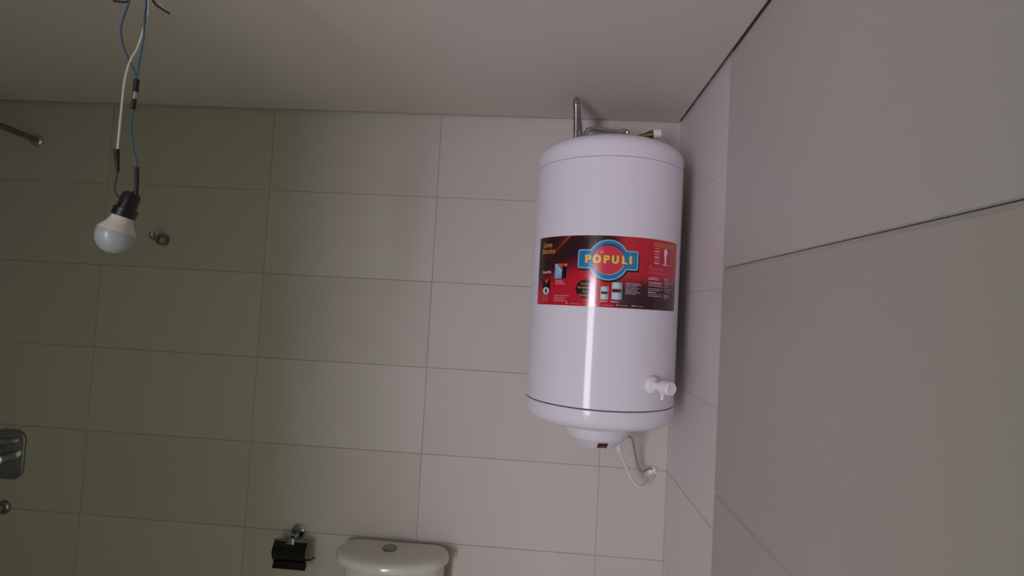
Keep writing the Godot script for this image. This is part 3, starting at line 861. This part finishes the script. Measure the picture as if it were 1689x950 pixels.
	for i in 13:
		var t := i / 12.0
		prof.append(Vector2(-0.012 - 0.092 * t, 0.050 + 0.020 * sin(PI * minf(t * 1.25, 1.0)) + 0.010 * maxf(t - 0.8, 0.0) * 5.0))
	for i in 12:
		for side in [0.0, -0.0016]:
			var p: Vector2 = prof[i] + Vector2(0, side)
			var q: Vector2 = prof[i + 1] + Vector2(0, side)
			var a := V(-0.0590, p.x, p.y)
			var b := V(-0.0590, q.x, q.y)
			var c := V(0.0560, q.x, q.y)
			var d := V(0.0560, p.x, p.y)
			if side == 0.0:
				quad(cv, b, a, d, c, 1)
			else:
				quad(cv, a, b, c, d, 2)
		for x in [-0.0590, 0.0560]:
			var a := V(x, prof[i].x, prof[i].y)
			var b := V(x, prof[i + 1].x, prof[i + 1].y)
			quad(cv, a, b, b - V(0, 0, 0.0016), a - V(0, 0, 0.0016))
	quad(cv, V(-0.0590, prof[12].x, prof[12].y), V(0.0560, prof[12].x, prof[12].y), V(0.0560, prof[12].x, prof[12].y - 0.0016), V(-0.0590, prof[12].x, prof[12].y - 0.0016))
	part("cover", finish(cv), M.chrome_dark_reflection, ph)
	part("roll_rod", tube_mesh(spline([V(-0.054, -0.016, 0.046), V(-0.056, -0.060, 0.044), V(-0.050, -0.074, 0.044), V(0.020, -0.076, 0.044), V(0.062, -0.074, 0.046), V(0.074, -0.068, 0.048), V(0.083, -0.062, 0.050)], 6), 0.0036, 12), M.chrome_dull, ph)

func toilet() -> void:
	var cx := -0.895
	var t := thing("toilet", "white ceramic toilet whose cistern lid carries a round chrome button", "toilet", V(cx, 0.0, 0.0))
	var hb := 0.168
	var rows := []
	for r in [[0.43, 0.016], [0.45, 0.006], [0.60, 0.004], [0.775, 0.0], [0.780, 0.001]]:
		rows.append(plan(0.0, hb, 0.012, 0.105, 0.172, r[0], r[1], 0.03))
	part("cistern", loft_mesh(rows), M.porcelain, t)
	var lid := []
	for r in [[0.7795, 0.010], [0.7800, 0.003], [0.7830, 0.0005], [0.7870, 0.0], [0.7960, 0.0], [0.8030, 0.0030], [0.8085, 0.0090], [0.8115, 0.0180], [0.8135, 0.032], [0.8150, 0.055]]:
		lid.append(plan(-0.006, 0.188, 0.004, 0.115, 0.190, r[0], r[1], 0.05))
	part("cistern_lid", loft_mesh(lid, [1]), M.porcelain, t)
	part("flush_button", lathe_mesh([Vector2(0.0, 0.812), Vector2(0.0240, 0.812), Vector2(0.0240, 0.8175), Vector2(0.0215, 0.8195), Vector2(0.0185, 0.8190), Vector2(0.0180, 0.8180), Vector2(0.0165, 0.8195), Vector2(0.0, 0.8210)], 40, [1, 2, 4, 5], Transform3D(Basis.IDENTITY, V(-0.014, 0.0015, 0.083))), M.chrome_dull, t)
	# bowl, seat and cover stand below the frame
	var oval := func(y: float, hx: float, z0: float, z1: float) -> Array:
		var o := []
		for i in 48:
			var a := TAU * i / 48.0
			o.append(V(hx * sin(a), y, (z0 + z1) / 2 + (z1 - z0) / 2 * cos(a)))
		return o
	part("bowl", loft_mesh([oval.call(0.0, 0.11, 0.05, 0.42), oval.call(0.03, 0.108, 0.05, 0.42), oval.call(0.15, 0.115, 0.04, 0.46), oval.call(0.28, 0.150, 0.02, 0.58), oval.call(0.37, 0.178, 0.01, 0.64), oval.call(0.395, 0.180, 0.01, 0.645), oval.call(0.40, 0.172, 0.018, 0.637)], [1]), M.porcelain, t)
	part("seat", loft_mesh([oval.call(0.4005, 0.178, 0.19, 0.65), oval.call(0.404, 0.182, 0.186, 0.654), oval.call(0.425, 0.182, 0.186, 0.654), oval.call(0.430, 0.174, 0.194, 0.646)], [1]), M.white_plastic, t)
